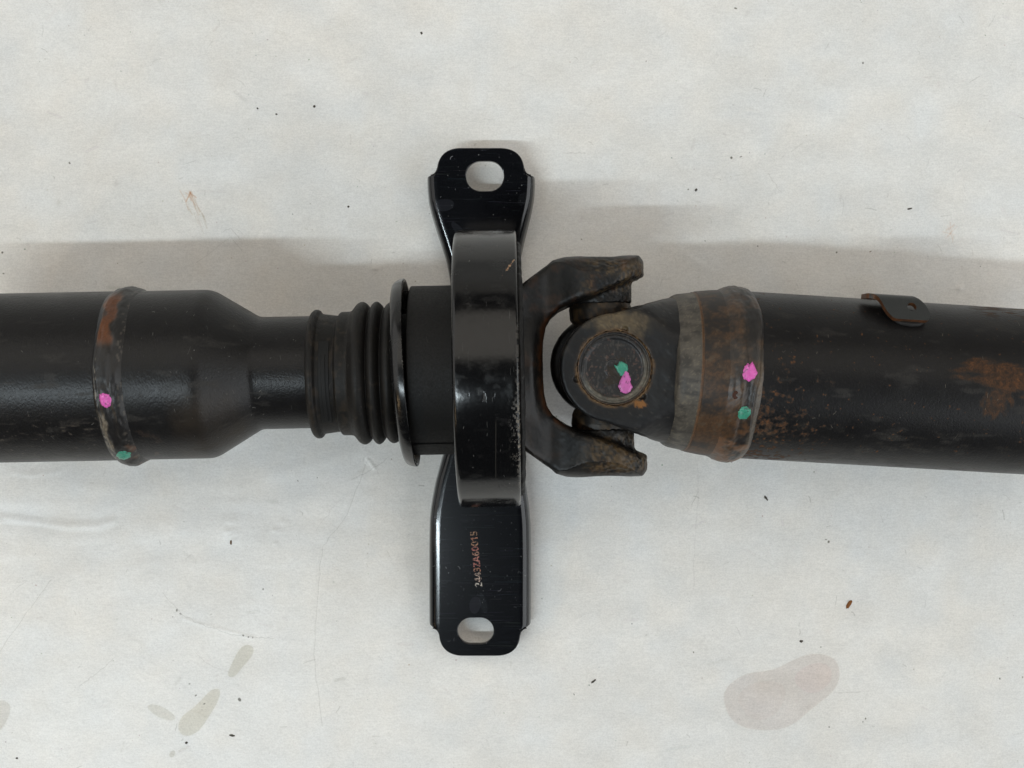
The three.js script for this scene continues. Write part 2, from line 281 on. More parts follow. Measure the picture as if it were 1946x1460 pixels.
// ---------------------------------------------------------------- materials of the shaft
const sparse = (x, y, z, f, lo, hi) => ss(lo, hi, fbm(x / f, y / f, z / f, 4));
function paintFn(R, x0, x1, extra) {
  return (u, v, o) => {
    const x = mix(x0, x1, u), a = (v * 2 - 1) * Math.PI, y = R * Math.cos(a), z = R * Math.sin(a);
    const n = fbm(x / 40, y / 40, z / 40, 4), f = noise(x / 2.2, y / 2.2, z / 2.2);
    let c = mix3([19, 18, 19], [26, 25, 25], n); o.r = 0.3 + 0.12 * n + 0.06 * f; o.h = 0.5 + 0.75 * (f - 0.5) + 0.28 * (noise(x / 5, y / 5, z / 5) - 0.5);
    const sc = sparse(x * 0.5, y * 1.6, z * 1.6, 26, 0.62, 0.75) * (0.35 + 0.65 * f); c = mix3(c, [70, 66, 60], sc * 0.45); o.r += sc * 0.15;
    o.c = c; if (extra) extra(x, y, z, a, o, n, f);
  };
}
const matTubeL = surface(1400, 900, paintFn(160, -1100, -520, (x, y, z, a, o, n, f) => {
  if (y < -20) return;
  const scuff = ss(70, 95, z) * ss(150, 120, z) * sparse(x * 0.4, y, z * 1.5, 9, 0.56, 0.72) * ss(-1000, -760, x);
  o.c = mix3(o.c, [92, 81, 68], scuff * 0.5 * (0.2 + 1.1 * f)); o.r += scuff * 0.2;
  const g = sparse(x, y, z, 7, 0.68, 0.78) * ss(20, 90, z); o.c = mix3(o.c, [82, 74, 66], g * 0.6);
}), { lint: 420, seed: 3, base: { specularIntensity: 0.62 } });
const matNeck = surface(1000, 800, paintFn(130, -720, -300, (x, y, z, a, o, n, f) => {
  if (y < -20) return;
  const br = ss(-585, -560, x) * ss(-430, -470, x) * ss(0, 60, z); o.c = mix3(o.c, [50, 42, 34], br * 0.55 * n * 1.6);
  const g = sparse(x, y, z, 14, 0.6, 0.7) * ss(60, 110, z) * ss(-560, -640, x); o.c = mix3(o.c, [92, 70, 56], g * 0.5 * (0.5 + f));
}), { lint: 330, seed: 5, lintColor: [140, 138, 132], base: { specularIntensity: 0.62 } });
const matTubeR = surface(1500, 900, paintFn(160, 230, 950, (x, y, z, a, o, n, f) => {
  if (y < -30) return;
  const g2 = noise(x / 1.5, y / 1.5, z / 1.5), grain = fbm(x / 6, y / 6, z / 6, 4), mid = fbm(x / 30, y / 16, z / 16, 4);
  const pick = (d, dark = 0) => { d *= 0.62 + 0.5 * g2; o.c = mix3(o.c, mix3([50, 37, 28], [104, 66, 38], clamp(grain * 1.5 - 0.35 + 0.4 * (f - 0.5) - dark)), clamp(d)); o.r = mix(o.r, 0.8, clamp(d)); o.h += d * 0.4 * f; };
  const near = ss(470, 250, x) * (0.3 + 0.7 * ss(-30, 60, z));
  pick(ss(0.66, 0.82, grain * 0.62 + mid * 0.38 + 0.23 * near) * 0.95 * ss(560, 380, x), 0.1);
  const e = Math.pow((x - 745) / 128, 2) + Math.pow((z + 26 - 12 * Math.sin(x / 38)) / 30, 2);
  pick(ss(1.25, 0.3, e + (fbm(x / 34, y / 10, z / 10, 5) - 0.5) * 3.0 + (grain - 0.5) * 1.2) * 1.05);
  const e2 = Math.pow((x - 692) / 30, 2) + Math.pow((z - 14) / 40, 2); pick(ss(1.0, 0.35, e2 + (fbm(x / 10, y / 22, z / 22, 4) - 0.5) * 2.6) * 0.8);
  pick(ss(-128, -150, z) * ss(655, 700, x) * ss(0.44, 0.6, fbm(x / 22, y / 6, z / 6, 3)) * 0.9);
  pick(ss(0.74, 0.80, grain) * 0.8);
  const dust = ss(0.5, 0.75, fbm(x / 26, y / 12, z / 12, 4)) * ss(40, 110, z) * f; o.c = mix3(o.c, [84, 78, 68], dust * 0.5);
}), { lint: 380, seed: 9, bump: 0.00005, lintColor: [125, 116, 104], base: { specularIntensity: 0.5 } });

const cracked = (x, y, z) => fbm(x / 5, y / 5, z / 5, 3);
function beadMaterial() { return new THREE.MeshPhysicalMaterial({ vertexColors: true, roughness: 0.42 }); }

// ---------------------------------------------------------------- left half: tube, weld, reducer, neck
part('tube', bake(lathe([...cyl(-1100, -690, 160.5, 40), [-690, 100]], 200, { x0: -1100, x1: -520 }), ML), matTubeL);
part('tube_end', bake(lathe(rounded([[-700, 100], [-700, 160], ...cyl(-650, -550, 160, 50), [-522, 160, 26], [-434, 107, 34], [-420, 106.5], [-360, 106.5], [-300, 106.5], [-300, 60]]), 200, { x0: -720, x1: -300 }), ML), matNeck, shaft, 'tube end that narrows in a cone to the slim neck');
function bead(x0, x1, R, h, seed, frame, colorFn, lobes, lip) {
  const rOf = (x, a) => {
    const w = 5 * (fbm(3 + Math.cos(a) * 1.6, Math.sin(a) * 1.6, seed, 2) - 0.5), t = (x - w * 2 - (x0 + x1) / 2) / ((x1 - x0) / 2);
    const y = Math.cos(a) * 160, z = Math.sin(a) * 160, big = 1 + 0.5 * (fbm(y / 60, z / 60, seed, 2) - 0.5) + (lobes ? lobes(a) : 0);
    let hh = h * Math.pow(Math.max(0, 1 - t * t), 1.15) * big;
    hh *= 1 - 0.42 * Math.exp(-Math.pow((t - 0.1 - 0.3 * (fbm(y / 40, z / 40, seed + 4, 2) - 0.5)) / 0.28, 2)) * ss(150, 110, Math.abs(z));  // two runs of weld with a valley between
    const wv = 0.16 * Math.sin(a * 3.1 + seed) + 0.2 * (fbm(y / 30, z / 30, seed + 9, 2) - 0.5);
    hh += lip[1] * Math.exp(-Math.pow((t - lip[0] - wv) / 0.13, 2)) * ss(150, 100, Math.abs(z));                             // thin raised lip where the bead meets the tube
    hh += (fbm(x / 12, y / 26, z / 26, 4) - 0.5) * 5.5 * ss(1, 0.6, Math.abs(t)) + (noise(x / 4, y / 5, z / 5) - 0.5) * 0.5;
    return R - 0.8 + Math.max(0, hh);
  };
  const prof = []; for (let i = 0; i <= 36; i++) prof.push([mix(x0, x1, i / 36), R]);
  const g = lathe(prof, 420, { warp: (x, r, a) => [x, i0(x, a)], color: colorFn, crease: 0 });
  function i0(x, a) { return rOf(x, a); }
  return { g: bake(g, frame), rOf };
}
const beadL = bead(-702, -647, 160.3, 9.5, 11, ML, (x, y, z) => {
  const f = noise(x / 2, y / 2, z / 2), n = fbm(x / 22, y / 22, z / 22, 3);
  let c = mix3([20, 19, 20], [32, 29, 27], n);
  const t = (x + 674.5) / 27.5;
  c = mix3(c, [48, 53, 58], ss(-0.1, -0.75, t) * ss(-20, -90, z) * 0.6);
  c = mix3(c, mix3([70, 42, 26], [112, 66, 36], f * 0.6 + n * 0.4), ss(-162, -140, z) * ss(-42, -66, z + 14 * (n - 0.5)) * ss(0.35, 0.1, Math.abs(t + 0.25 + (n - 0.5) * 0.8) - 0.2));
  const worn = ss(60, 78, z) * ss(150, 130, z) * ss(0.25, 0.1, Math.abs(t + 0.55 + (n - 0.5) * 0.6)); c = mix3(c, [132, 120, 102], worn * (0.45 + 0.5 * f));
  c = mix3(c, [96, 62, 42], ss(90, 120, z) * ss(0.15, 0.7, t) * ss(0.5, 0.62, n) * 0.7);
  c = mix3(c, [132, 124, 110], ss(0.52, 0.66, noise(x / 3, y / 7, z / 7)) * ss(0.12, 0.05, Math.abs(t + 0.78 + 0.1 * (n - 0.5))) * 0.75 * ss(-70, 0, z));
  c = mix3(c, [92, 84, 74], ss(0.64, 0.74, noise(x / 3, y / 5, z / 5)) * ss(0.4, 0.7, t) * 0.6);
  return c;
}, (a) => 0.5 * Math.exp(-Math.pow((a - 1.35) / 0.22, 2)), [-0.62, 3.5]);
const weldL = part('weld_bead', beadL.g, beadMaterial(), shaft, 'wavy weld bead with a rust streak and bare worn edge');
{ // seam closing ring so the tubes meet under the bead
  part('joint_sleeve', bake(lathe(cyl(-702, -640, 159.6, 20), 120), ML), matNeck, weldL);
}

// ---------------------------------------------------------------- rubber boot and dust shield
const matBoot = surface(500, 700, (u, v, o) => {
  const x = mix(-330, -165, u), a = (v * 2 - 1) * Math.PI, y = 125 * Math.cos(a), z = 125 * Math.sin(a), n = fbm(x / 12, y / 18, z / 18, 4), f = noise(x / 2, y / 2, z / 2);
  o.c = mix3([12, 11, 10], [24, 20, 16], n * 0.9); o.r = 0.5 + 0.15 * f; o.h = 0.5 + 0.3 * (f - 0.5);
  const d = ss(-330, -322, x) * ss(-252, -262, x) * ss(0.52, 0.7, n); o.c = mix3(o.c, [60, 49, 37], d * 0.45);
  const e = sparse(x, y, z, 10, 0.64, 0.74); o.c = mix3(o.c, [66, 56, 43], e * 0.4);
  if (x > -318 && x < -285 && z < -52) { const w = Math.sin(z / 2.2 + 3 * n); o.h += 0.4 * w * ss(0.3, 0.6, n); }
}, { lint: 130, seed: 12, bump: 0.00012, base: { specularIntensity: 0.6 } });
const boot = part('rubber_boot', bake(lathe(rounded([[-326, 106], [-333, 112, 3], [-333, 118, 4], [-327, 122.5, 4], [-320, 122, 4], [-315, 114, 3], [-283, 110, 2], [-279, 117, 3], [-262, 117.5, 3], [-257, 119, 6], [-246, 133, 9], [-237, 136.5, 8], [-228, 131, 8], [-223, 121, 3], [-219, 131, 8], [-211, 137, 8], [-203, 131, 8], [-197, 121, 3], [-192, 130, 7], [-184, 135, 7], [-174, 131, 8], [-166, 120]]), 200, { crease: 1.2 }).translate(0, 0, 4), ML), matBoot);
const matBand = new THREE.MeshPhysicalMaterial({ color: new THREE.Color(0.009, 0.009, 0.009), roughness: 0.6, specularIntensity: 0.5 });
{
  const band = part('clamp_band', bake(lathe(rounded([[-309, 108], [-309, 114.2, 1], [-290, 113.4, 1], [-290, 108]]), 120, { a0: -0.55, a1: 0.92 }).translate(0, 0, 4), ML), matBand, boot);
  part('clamp_tongue', bake(lathe(rounded([[-303, 110], [-303, 115.6, 1], [-296, 115.4, 1], [-296, 110]]), 60, { a0: -0.3, a1: 0.86 }).translate(0, 0, 4), ML), matBand, band);
}
const matGloss = (seed, R, x0, x1, extra, rough = 0.14) => surface(900, 1100, (u, v, o) => {
  const x = mix(x0, x1, u), a = (v * 2 - 1) * Math.PI, y = R * Math.cos(a), z = R * Math.sin(a), n = fbm(x / 30, y / 30, z / 30, 4), f = noise(x / 2.4, y / 2.4, z / 2.4);
  o.c = [14 + 3 * n, 14 + 3 * n, 15 + 3 * n]; o.r = rough + 0.16 * ss(0.5, 0.8, n) + 0.03 * f; o.h = 0.5 + 0.22 * (noise(x / 5, y / 5, z / 5) - 0.5) + 0.5 * (noise(x / 26, y / 26, z / 26) - 0.5);
  const sm = ss(0.6, 0.72, fbm(x / 16, y / 9, z / 9, 4)); o.c = mix3(o.c, [36, 35, 34], sm * 0.4); o.r += sm * 0.06;
  if (extra) extra(x, y, z, a, o, n, f);
}, { lint: 240, seed, lintColor: [165, 162, 155], bump: 0.00005 });
const MS = ML.clone().multiply(new THREE.Matrix4().makeRotationY(rad(2.9)).setPosition(-160, 0, 5));
const shield = part('dust_shield', bake(lathe(rounded([[-9, 112], [-13, 135, 2], [-13, 155, 8], [-9, 172, 9], [2, 177.5, 5], [11, 179, 1], [12.5, 177.5, 1], [12, 173, 1], [3, 171, 4], [-4, 165, 5], [-7, 152, 4], [-7, 112]]), 260), MS), matGloss(31, 178, -14, 13, (x, y, z, a, o, n, f) => { const e = ss(9.5, 11.5, x) * ss(0.7, 0.8, noise(x, y / 3, z / 3)); o.c = mix3(o.c, [120, 116, 108], e * 0.6); }, 0.2));
const matRubber = surface(600, 800, (u, v, o) => {
  const x = mix(-160, 70, u), a = (v * 2 - 1) * Math.PI, y = 160 * Math.cos(a), z = 160 * Math.sin(a), n = fbm(x / 34, y / 34, z / 34, 4), f = noise(x / 1.8, y / 1.8, z / 1.8);
  o.c = mix3([14, 13, 13], [22, 21, 20], n); o.r = 0.55 + 0.2 * f; o.h = f;
}, { lint: 60, seed: 14, bump: 0.00003, base: { specularIntensity: 0.7 } });
const sleeve = part('bearing_sleeve', bake(lathe(rounded([[-146, 90], [-146, 159.5, 4], [-60, 159.5], [-60, 140]]), 180, { x0: -160, x1: 70 }), ML), matRubber);
part('sleeve_lip', bake(lathe(rounded([[-142, 158], [-142, 161.2, 1], [-62, 161.2, 1], [-62, 158]]), 50, { a0: 1.02, a1: 1.9, x0: -160, x1: 70 }), ML), matRubber, sleeve);
part('sleeve_plug', bake(lathe([[-170, 0.1], [-170, 105], [-146, 110], [-146, 40]], 80, { x0: -160, x1: 70 }), ML), matRubber, sleeve);

// ---------------------------------------------------------------- bearing ring
const ringMat = matGloss(41, 262, -70, 60, (x, y, z, a, o, n, f) => {
  // chipped paint down the right edge and a few gouges
  const edge = ss(30, 47, x) * ss(40, 80, z) * ss(190, 150, z) + ss(46, 52, x) * ss(-20, 10, z) * ss(260, 200, z);
  const chip = ss(0.56, 0.62, fbm(x / 2.6, y / 3.4, z / 3.4, 3)) * edge; o.c = mix3(o.c, mix3([112, 104, 90], [150, 138, 126], f), chip * 0.48); o.r += chip * 0.3; o.h -= chip * 0.6;
  const g1 = Math.abs((x - 42) * 0.8 + (z + 178) * 0.55 - 4 * (n - 0.5)), l1 = (z + 178) * 0.8 - (x - 42) * 0.55; if (g1 + 5 * (noise(x / 3, z / 3, 1) - 0.4) + Math.abs(l1) * 0.16 < 2.2) { o.c = mix3([176, 150, 118], [96, 58, 42], clamp(f * 1.5 - 0.3)); o.r = 0.6; }
  const edge2 = ss(50, 52, x) * ss(-100, -60, z) * ss(0.5, 0.6, noise(y / 5, z / 5, 3)); o.c = mix3(o.c, [110, 104, 95], edge2 * 0.45);
  const st = ss(50, 40, Math.abs(z - 50) * 5) * ss(-34, -28, x) * ss(16, 10, x) * ss(0.6, 0.75, fbm(x / 4, z / 12, 9, 3)); o.c = mix3(o.c, [52, 48, 45], st * 0.6); o.r += st * 0.08; o.h -= st * 0.5;
  const sc = ss(1.2, 0.4, Math.abs(x - 12 - (z - 150) * -0.03)) * ss(85, 100, z) * ss(220, 190, z); o.c = mix3(o.c, [66, 62, 56], sc * 0.6);
}, 0.15);
part('bearing_ring', bake(lathe(rounded([[-50, 150], [-48, 228, 6], [-60, 240, 8], [-60, 262, 19], [-20, 262, 1], [20, 261.7, 1], [45, 261.5, 3], [52, 260.5, 2], [55, 257.5, 2], [55, 250, 2], [45, 248, 3], [45, 150]], 4), 300, { x0: -70, x1: 60 }), ML), ringMat);
const ragged = (x, r, a) => [x + 2.5 * (fbm(Math.cos(a) * 7, Math.sin(a) * 7, r / 20, 3) - 0.5) * 2, r + (r > 200 ? 16 * (fbm(Math.cos(a) * 14, Math.sin(a) * 14, 2.2, 4) - 0.5) : 0)];
part('rubber_cushion', bake(lathe(rounded([[44, 110], [46, 232, 2], [58, 240, 4], [64, 232, 3], [62, 200, 5], [56, 165, 6], [66, 150, 6], [66, 90]]), 300, { warp: ragged, x0: -160, x1: 70 }), ML), matRubber);

// ---------------------------------------------------------------- bracket arms
const plateMat = (flip) => {                                       // canvas over 320 x 480 u of the plate
  const w = 960, h = 1440, cv = document.createElement('canvas'); cv.width = w; cv.height = h; const c = cv.getContext('2d'), r = rng(flip ? 77 : 78);
  c.fillStyle = 'rgb(15,16,19)'; c.fillRect(0, 0, w, h);
  for (let i = 0; i < 500; i++) { const y = r() * h, x = r() * w, L = 20 + r() * 160; c.strokeStyle = `rgba(${66 + r() * 30 | 0},${70 + r() * 30 | 0},${80 + r() * 26 | 0},${0.1 + 0.22 * r()})`; c.lineWidth = 1.2 + 1.6 * r(); c.beginPath(); c.moveTo(x, y); c.lineTo(x + L, y + (r() - 0.5) * 4); c.stroke(); }
  for (let i = 0; i < 170; i++) { c.fillStyle = `rgba(150,150,145,${0.15 + 0.6 * r() * r()})`; c.beginPath(); c.ellipse(r() * w, flip ? h * (1 - 0.75 * Math.sqrt(r())) : r() * h, 1.5 + r() * 3.2, 1.3 + r() * 2.4, r() * 3, 0, 6.3); c.fill(); }
  for (let i = 0; i < 26; i++) { const x = r() * w, y = r() * h, a = r() * 6.3; c.strokeStyle = `rgba(165,165,165,${0.3 + 0.5 * r()})`; c.lineWidth = 2 + 2 * r(); c.beginPath(); c.arc(x, y, 5 + r() * 12, a, a + 1 + r()); c.stroke(); }
  for (let i = 0; i < 12; i++) { c.fillStyle = `rgba(78,80,88,${0.12 + 0.16 * r()})`; c.beginPath(); c.ellipse(r() * w, r() * h, 20 + r() * 60, 14 + r() * 50, r() * 3, 0, 6.3); c.fill(); }
  return { cv, c, w, h };
};
const tex = (cv, srgb = true) => { const t = new THREE.CanvasTexture(cv); if (srgb) t.colorSpace = THREE.SRGBColorSpace; t.anisotropy = 8; return t; };
function bracketArm(spec) {
  const { dir, h0, z0, slope, mid, halfFlat, tipY, tabY, outerL, outerR, innerY, hole, label, text } = spec;
  // height of the plate's upper face over world z, and the way from the photograph onto that plane
  const hgt = (z) => h0 + slope * dir * (z - z0);
  const onPlane = (xp, yp) => { let h = h0; for (let i = 0; i < 12; i++) h = hgt(world(xp, yp, h)[1]); return world(xp, yp, h); };
  const TH = 12;
  const pl = onPlane(mid - halfFlat, tabY), pr = onPlane(mid + halfFlat, tabY);
  const bend = 15;
  const L = outerL.map(([x, y]) => { const p = onPlane(x + bend, y); return p; }), Rr = outerR.map(([x, y]) => onPlane(x - bend, y));
  const tip = onPlane(mid, tipY)[1], cr = 48;
  const s = new THREE.Shape();
  // outline in (x, dir*z): from the inner end out along the left edge, round the tip, back along the right edge
  const Y = (z) => dir * z, lx = L[0][0], rx = Rr[0][0];
  s.moveTo(L[L.length - 1][0], Y(L[L.length - 1][1]));
  for (let i = L.length - 2; i >= 0; i--) s.lineTo(L[i][0], Y(L[i][1]));
  const y0 = Y(L[0][1]); s.lineTo(lx - 13, y0 - 1); s.quadraticCurveTo(lx - 2, y0 + 1, lx, y0 + 13);
  s.lineTo(lx, Y(tip) - cr); s.quadraticCurveTo(lx + 2, Y(tip) - 2, lx + cr, Y(tip)); s.lineTo(rx - cr, Y(tip)); s.quadraticCurveTo(rx - 2, Y(tip) - 2, rx, Y(tip) - cr);
  s.lineTo(rx, y0 + 13); s.quadraticCurveTo(rx + 2, y0 + 1, rx + 13, y0 - 1);
  for (let i = 0; i < Rr.length; i++) s.lineTo(Rr[i][0], Y(Rr[i][1]));
  s.closePath();
  const [hx, hy, hw, hh] = hole, hc = onPlane(hx, hy), sc = 1.1, rr = hh / 2 * sc, hs = (hw - hh) / 2 * sc, p = new THREE.Path();
  p.absarc(hc[0] + hs, Y(hc[1]), rr, -Math.PI / 2, Math.PI / 2, false); p.absarc(hc[0] - hs, Y(hc[1]), rr, Math.PI / 2, Math.PI * 1.5, false); p.closePath(); s.holes.push(p);
  let g = new THREE.ExtrudeGeometry(s, { depth: TH - 3, bevelEnabled: true, bevelThickness: 1.5, bevelSize: 1.6, bevelOffset: -1.6, bevelSegments: 2, curveSegments: 20 });
  const A = g.attributes.position, U = g.attributes.uv;
  for (let i = 0; i < A.count; i++) {
    const x = A.getX(i), q = A.getY(i), d = A.getZ(i) - (TH - 1.5), z = dir * q;
    A.setXYZ(i, x, hgt(z) + d, z); U.setXY(i, (x - (mid - CX) * 1.1) / 320 + 0.5, (z - (dir > 0 ? 100 : -580)) / 480);
  }
  if (dir > 0) { const ix = []; for (let i = 0; i < A.count; i += 3) ix.push(i, i + 2, i + 1); g.setIndex(ix); g = g.toNonIndexed(); }
  g = g.index ? g.toNonIndexed() : g; g.computeVertexNormals();
  // flanges: bent down along both edges
  const list = [g];
  const flange = (edge, side) => {
    const st = []; for (let i = 0; i < edge.length - 1; i++) for (let k = 0; k < 8; k++) st.push([mix(edge[i][0], edge[i + 1][0], k / 8), mix(edge[i][1], edge[i + 1][1], k / 8)]); st.push(edge[edge.length - 1]);
    for (let it = 0; it < 3; it++) for (let i = 1; i < st.length - 1; i++) st[i] = [(st[i - 1][0] + 2 * st[i][0] + st[i + 1][0]) / 4, st[i][1]];
    const Rb = 20, P = [], UV = [], I = [], sec = [];
    const O = [[-3, 0.25], [0, 0.25]]; for (let k = 1; k <= 8; k++) { const a = k / 8 * 1.38; O.push([Rb * Math.sin(a), 0.25 - Rb * (1 - Math.cos(a))]); } O.push([Rb * Math.sin(1.38) + 3, -40], [Rb * Math.sin(1.38) - 6, -41]);
    for (let k = 8; k >= 1; k--) { const a = k / 8 * 1.38; O.push([(Rb - 10) * Math.sin(a), -11 - (Rb - 10) * (1 - Math.cos(a))]); } O.push([-3, -11]);
    const m = O.length;
    st.forEach(([x, z], j) => { const f = ss(-0.6, 1.2, j); for (const [ox, oy] of O) { P.push(x + side * ox * (0.35 + 0.65 * f), hgt(z) + oy * (0.3 + 0.7 * f), z); UV.push((x + side * ox - (mid - CX) * 1.1) / 320 + 0.5, (z - (dir > 0 ? 100 : -580)) / 480); } });
    for (let j = 0; j < st.length - 1; j++) for (let k = 0; k < m; k++) { const a = j * m + k, b = j * m + (k + 1) % m, c = a + m, d = b + m; (side * dir > 0) ? I.push(a, c, b, b, c, d) : I.push(a, b, c, b, d, c); }
    for (let k = 2; k < m - 2; k++) { /* end cap fan */ I.push(0, k, k + 1); }
    const q = new THREE.BufferGeometry(); q.setAttribute('position', new THREE.Float32BufferAttribute(P, 3)); q.setAttribute('uv', new THREE.Float32BufferAttribute(UV, 2)); q.setIndex(I);
    list.push(toCreasedNormals(q, 0.7));
  };
  flange(L, -1); flange(Rr, 1);
  for (const q of list) for (const k of Object.keys(q.attributes)) if (!['position', 'normal', 'uv'].includes(k)) q.deleteAttribute(k);
  const { cv, c, w, h } = plateMat(dir > 0);
  if (text) {
    const [tx, tz] = onPlane(...text.at), u = ((tx - (mid - CX) * 1.1) / 320 + 0.5) * w, v = (1 - (tz - (dir > 0 ? 100 : -580)) / 480) * h;
    // canvas y runs against world z, so the plate's lettering is drawn mirrored here and reads right on the steel
    c.save(); c.translate(u, v); c.scale(1, -1); c.rotate(text.turn);
    c.font = 'bold 60px sans-serif'; c.textBaseline = 'middle';
    const r = rng(5), len = text.length * 1.1 * 3, full = c.measureText(text.s).width; c.scale(len / full, 1.0);
    let x = -full / 2;
    [...text.s].forEach((ch, i) => { const cw = c.measureText(ch).width; c.fillStyle = i === 0 ? 'rgb(205,196,184)' : i < 3 ? 'rgb(182,160,146)' : `rgb(${150 + r() * 26 | 0},${108 + r() * 14 | 0},${92 + r() * 14 | 0})`; c.fillText(ch, x, 0); x += cw; });
    // worn gaps
    for (let i = 0; i < 620; i++) { c.fillStyle = 'rgba(18,18,21,0.75)'; c.beginPath(); c.ellipse(-full / 2 + r() * full, (r() - 0.5) * 56, 1 + r() * 3.4, 0.8 + r() * 2.2, r() * 3, 0, 6.3); c.fill(); }
    c.restore();
  }
  const rd = rng(3), m = new THREE.MeshPhysicalMaterial({ map: tex(cv), roughness: 0.13 });
  return part('bracket_arm', bake(mergeGeometries(list)), m, shaft, label);
}
bracketArm({ dir: -1, h0: -258, z0: -180, slope: 0.155, mid: 914, halfFlat: 84, tipY: 281, tabY: 332, hole: [921.5, 334.5, 71, 55],
  outerL: [[815, 331], [816, 355], [818, 380], [824, 405], [832, 432], [842, 462], [852, 495], [858, 530], [860, 560]], outerR: [[1012, 331], [1011.5, 352], [1010, 375], [1005, 402], [998, 430], [991, 458], [985, 490], [982, 520], [980, 560]], label: 'upper bracket arm with a slotted hole, tapering to the ring' });
bracketArm({ dir: 1, h0: -187, z0: 150, slope: -0.12, mid: 911, halfFlat: 77, tipY: 1247, tabY: 1197, hole: [904, 1199, 68, 50],
  outerL: [[819, 1196], [819, 1150], [819, 1100], [819, 1040], [820, 990], [823, 962], [832, 915], [845, 868], [856, 830]], outerR: [[1004, 1196], [1004, 1150], [1004, 1100], [1004, 1050], [1003, 1000], [1000, 965], [993, 920], [985, 872], [980, 830]], label: 'lower bracket arm stamped with a number, slotted hole at its end', text: { s: '2443ZA60015', at: [905, 1063], length: 108, turn: -Math.PI / 2 - 0.09 } });
{ // the saddle of the bracket under the ring
  const g = new THREE.BoxGeometry(118, 10, 330); g.translate(922 - CX, -270.5, 701 - CY);
  part('bracket_saddle', bake(g), new THREE.MeshPhysicalMaterial({ color: new THREE.Color(0.01, 0.01, 0.012), roughness: 0.25 }));
}

// ---------------------------------------------------------------- universal joint: front yoke (cast), cross, rear yoke
const castMat = new THREE.MeshPhysicalMaterial({ vertexColors: true, roughness: 0.45, specularIntensity: 0.7 });
const JX = 213;
const armPoly = poly([[20, -120], [62, -152], [112, -190], [122, -200], [142, -207], [200, -212], [284, -209], [299, -198], [298, -168], [262, -158], [190, -128], [160, -119], [134, -107], [118, -93], [107, -74], [101, -48], [99, -20], [99, 20], [101, 48], [107, 72], [118, 90], [134, 103], [160, 119], [190, 128], [262, 158], [298, 168], [299, 198], [284, 209], [200, 212], [142, 207], [122, 200], [112, 190], [62, 152], [20, 120]]);
function frontYoke(x, y, z) {
  const az = Math.abs(z);
  const hy = mix(118, 72, ss(40, 120, x));
  let side = x < JX - 30 ? Math.abs(y) - Math.max(72 + 16 * ss(125, 182, x), hy) : Math.hypot(Math.max(0, x - JX), y) - 88;
  side = Math.max(side, Math.hypot(y, z * 0.62) - 140);
  let d = smax(armPoly(x, z), side, 16);
  const boss = smax(Math.hypot(x - JX, y) - 59, Math.max(az - 176, 117 - az), 5);
  d = smin(d, boss, 10);
  d = smin(d, smax(Math.hypot(y, z) - 118, Math.max(x - 84, 30 - x), 12), 26);
  // bearing bore ends as shallow recess on the outside, notch behind the ear rim
  d = smax(d, -smax(Math.hypot(x - JX, y) - 55, 205 - az, 3), 3);
  d = smax(d, -(Math.hypot(x - 300, y * 0.6, az - 142) - 24), 6);
  if (d < 8 && d > -8) d += (fbm(x / 6, y / 6, z / 6, 3) - 0.5) * (0.8 + 3.2 * ss(170, 230, x) * ss(205, 185, az)) + (fbm(x / 70, y / 70, z / 70, 2) - 0.5) * 2;
  return d;
}
const yokeF = part('front_yoke', bake(nets(frontYoke, [20, -150, -222], [312, 150, 222], 3.2, (x, y, z) => {
  const n = fbm(x / 26, y / 26, z / 26, 4), f = noise(x / 4, y / 4, z / 4), az = Math.abs(z);
  let c = mix3([11, 11, 12], [25, 23, 21], n);
  const inner = ss(15, 4, armPoly(x, z) * -1) * ss(170, 110, x) * ss(135, 100, az);           // rust along the throat of the fork
  c = mix3(c, mix3([42, 26, 17], [74, 45, 25], f), clamp(inner * ss(0.42, 0.62, n + 0.1 * f)));
  const ear = ss(150, 200, x) * ss(118, 140, az) * ss(208, 190, az + 20 * (n - 0.5)); c = mix3(c, mix3([48, 40, 29], [94, 74, 48], f), ear * ss(0.40, 0.66, n * 0.7 + f * 0.35) * 0.9);
  c = mix3(c, mix3([56, 32, 20], [92, 54, 30], f), ss(0.54, 0.70, fbm(x / 18 + 4, y / 18, z / 18, 4) + 0.06 * ss(110, 70, x)) * (z < 0 ? 0.38 : 0.16));
  c = mix3(c, [74, 67, 56], ss(0.62, 0.76, fbm(x / 9, y / 9, z / 9 + 6, 4)) * 0.3 * (z > 0 ? 1 : 0.5));
  return c;
}), ML), castMat, shaft, 'cast front yoke with two rusty fork arms');

const darkMat = (fn) => fn;
const cross = part('joint_cross', bake(nets((x, y, z) => {
  const ax = x - JX; let d = Math.hypot(ax, y, z) - 60;
  d = smin(d, smax(Math.hypot(ax, y) - 40, Math.abs(z) - 150, 4), 14); d = smin(d, smax(Math.hypot(ax, z) - 40, Math.abs(y) - 110, 4), 14);
  if (Math.abs(d) < 6) d += (fbm(x / 8, y / 8, z / 8, 3) - 0.5) * 3; return d;
}, [JX - 75, -120, -160], [JX + 75, 120, 160], 5, (x, y, z) => mix3([24, 22, 20], [58, 46, 34], fbm(x / 10, y / 10, z / 10, 3) * 0.8)), ML), castMat);
for (const s of [-1, 1]) {                                          // seals of the two bearing cups in the front yoke
  const g = lathe(rounded([[78, 30], [78, 52, 4], [90, 58, 3], [108, 59, 3], [119, 57, 2], [119, 30]]), 90, { crease: 0.9, color: (x, y, z) => mix3([26, 23, 20], [78, 60, 40], ss(0.3, 0.8, fbm(x / 7, y / 7, z / 7, 4))), warp: (x, r, a) => [x, r + 3 * (fbm(x / 9, Math.cos(a) * 6, Math.sin(a) * 6 + s, 3) - 0.5)] });
  g.applyMatrix4(new THREE.Matrix4().makeRotationY(-s * Math.PI / 2).setPosition(JX, 0, 0));
  part('cup_seal', bake(g, ML), castMat, cross);
}
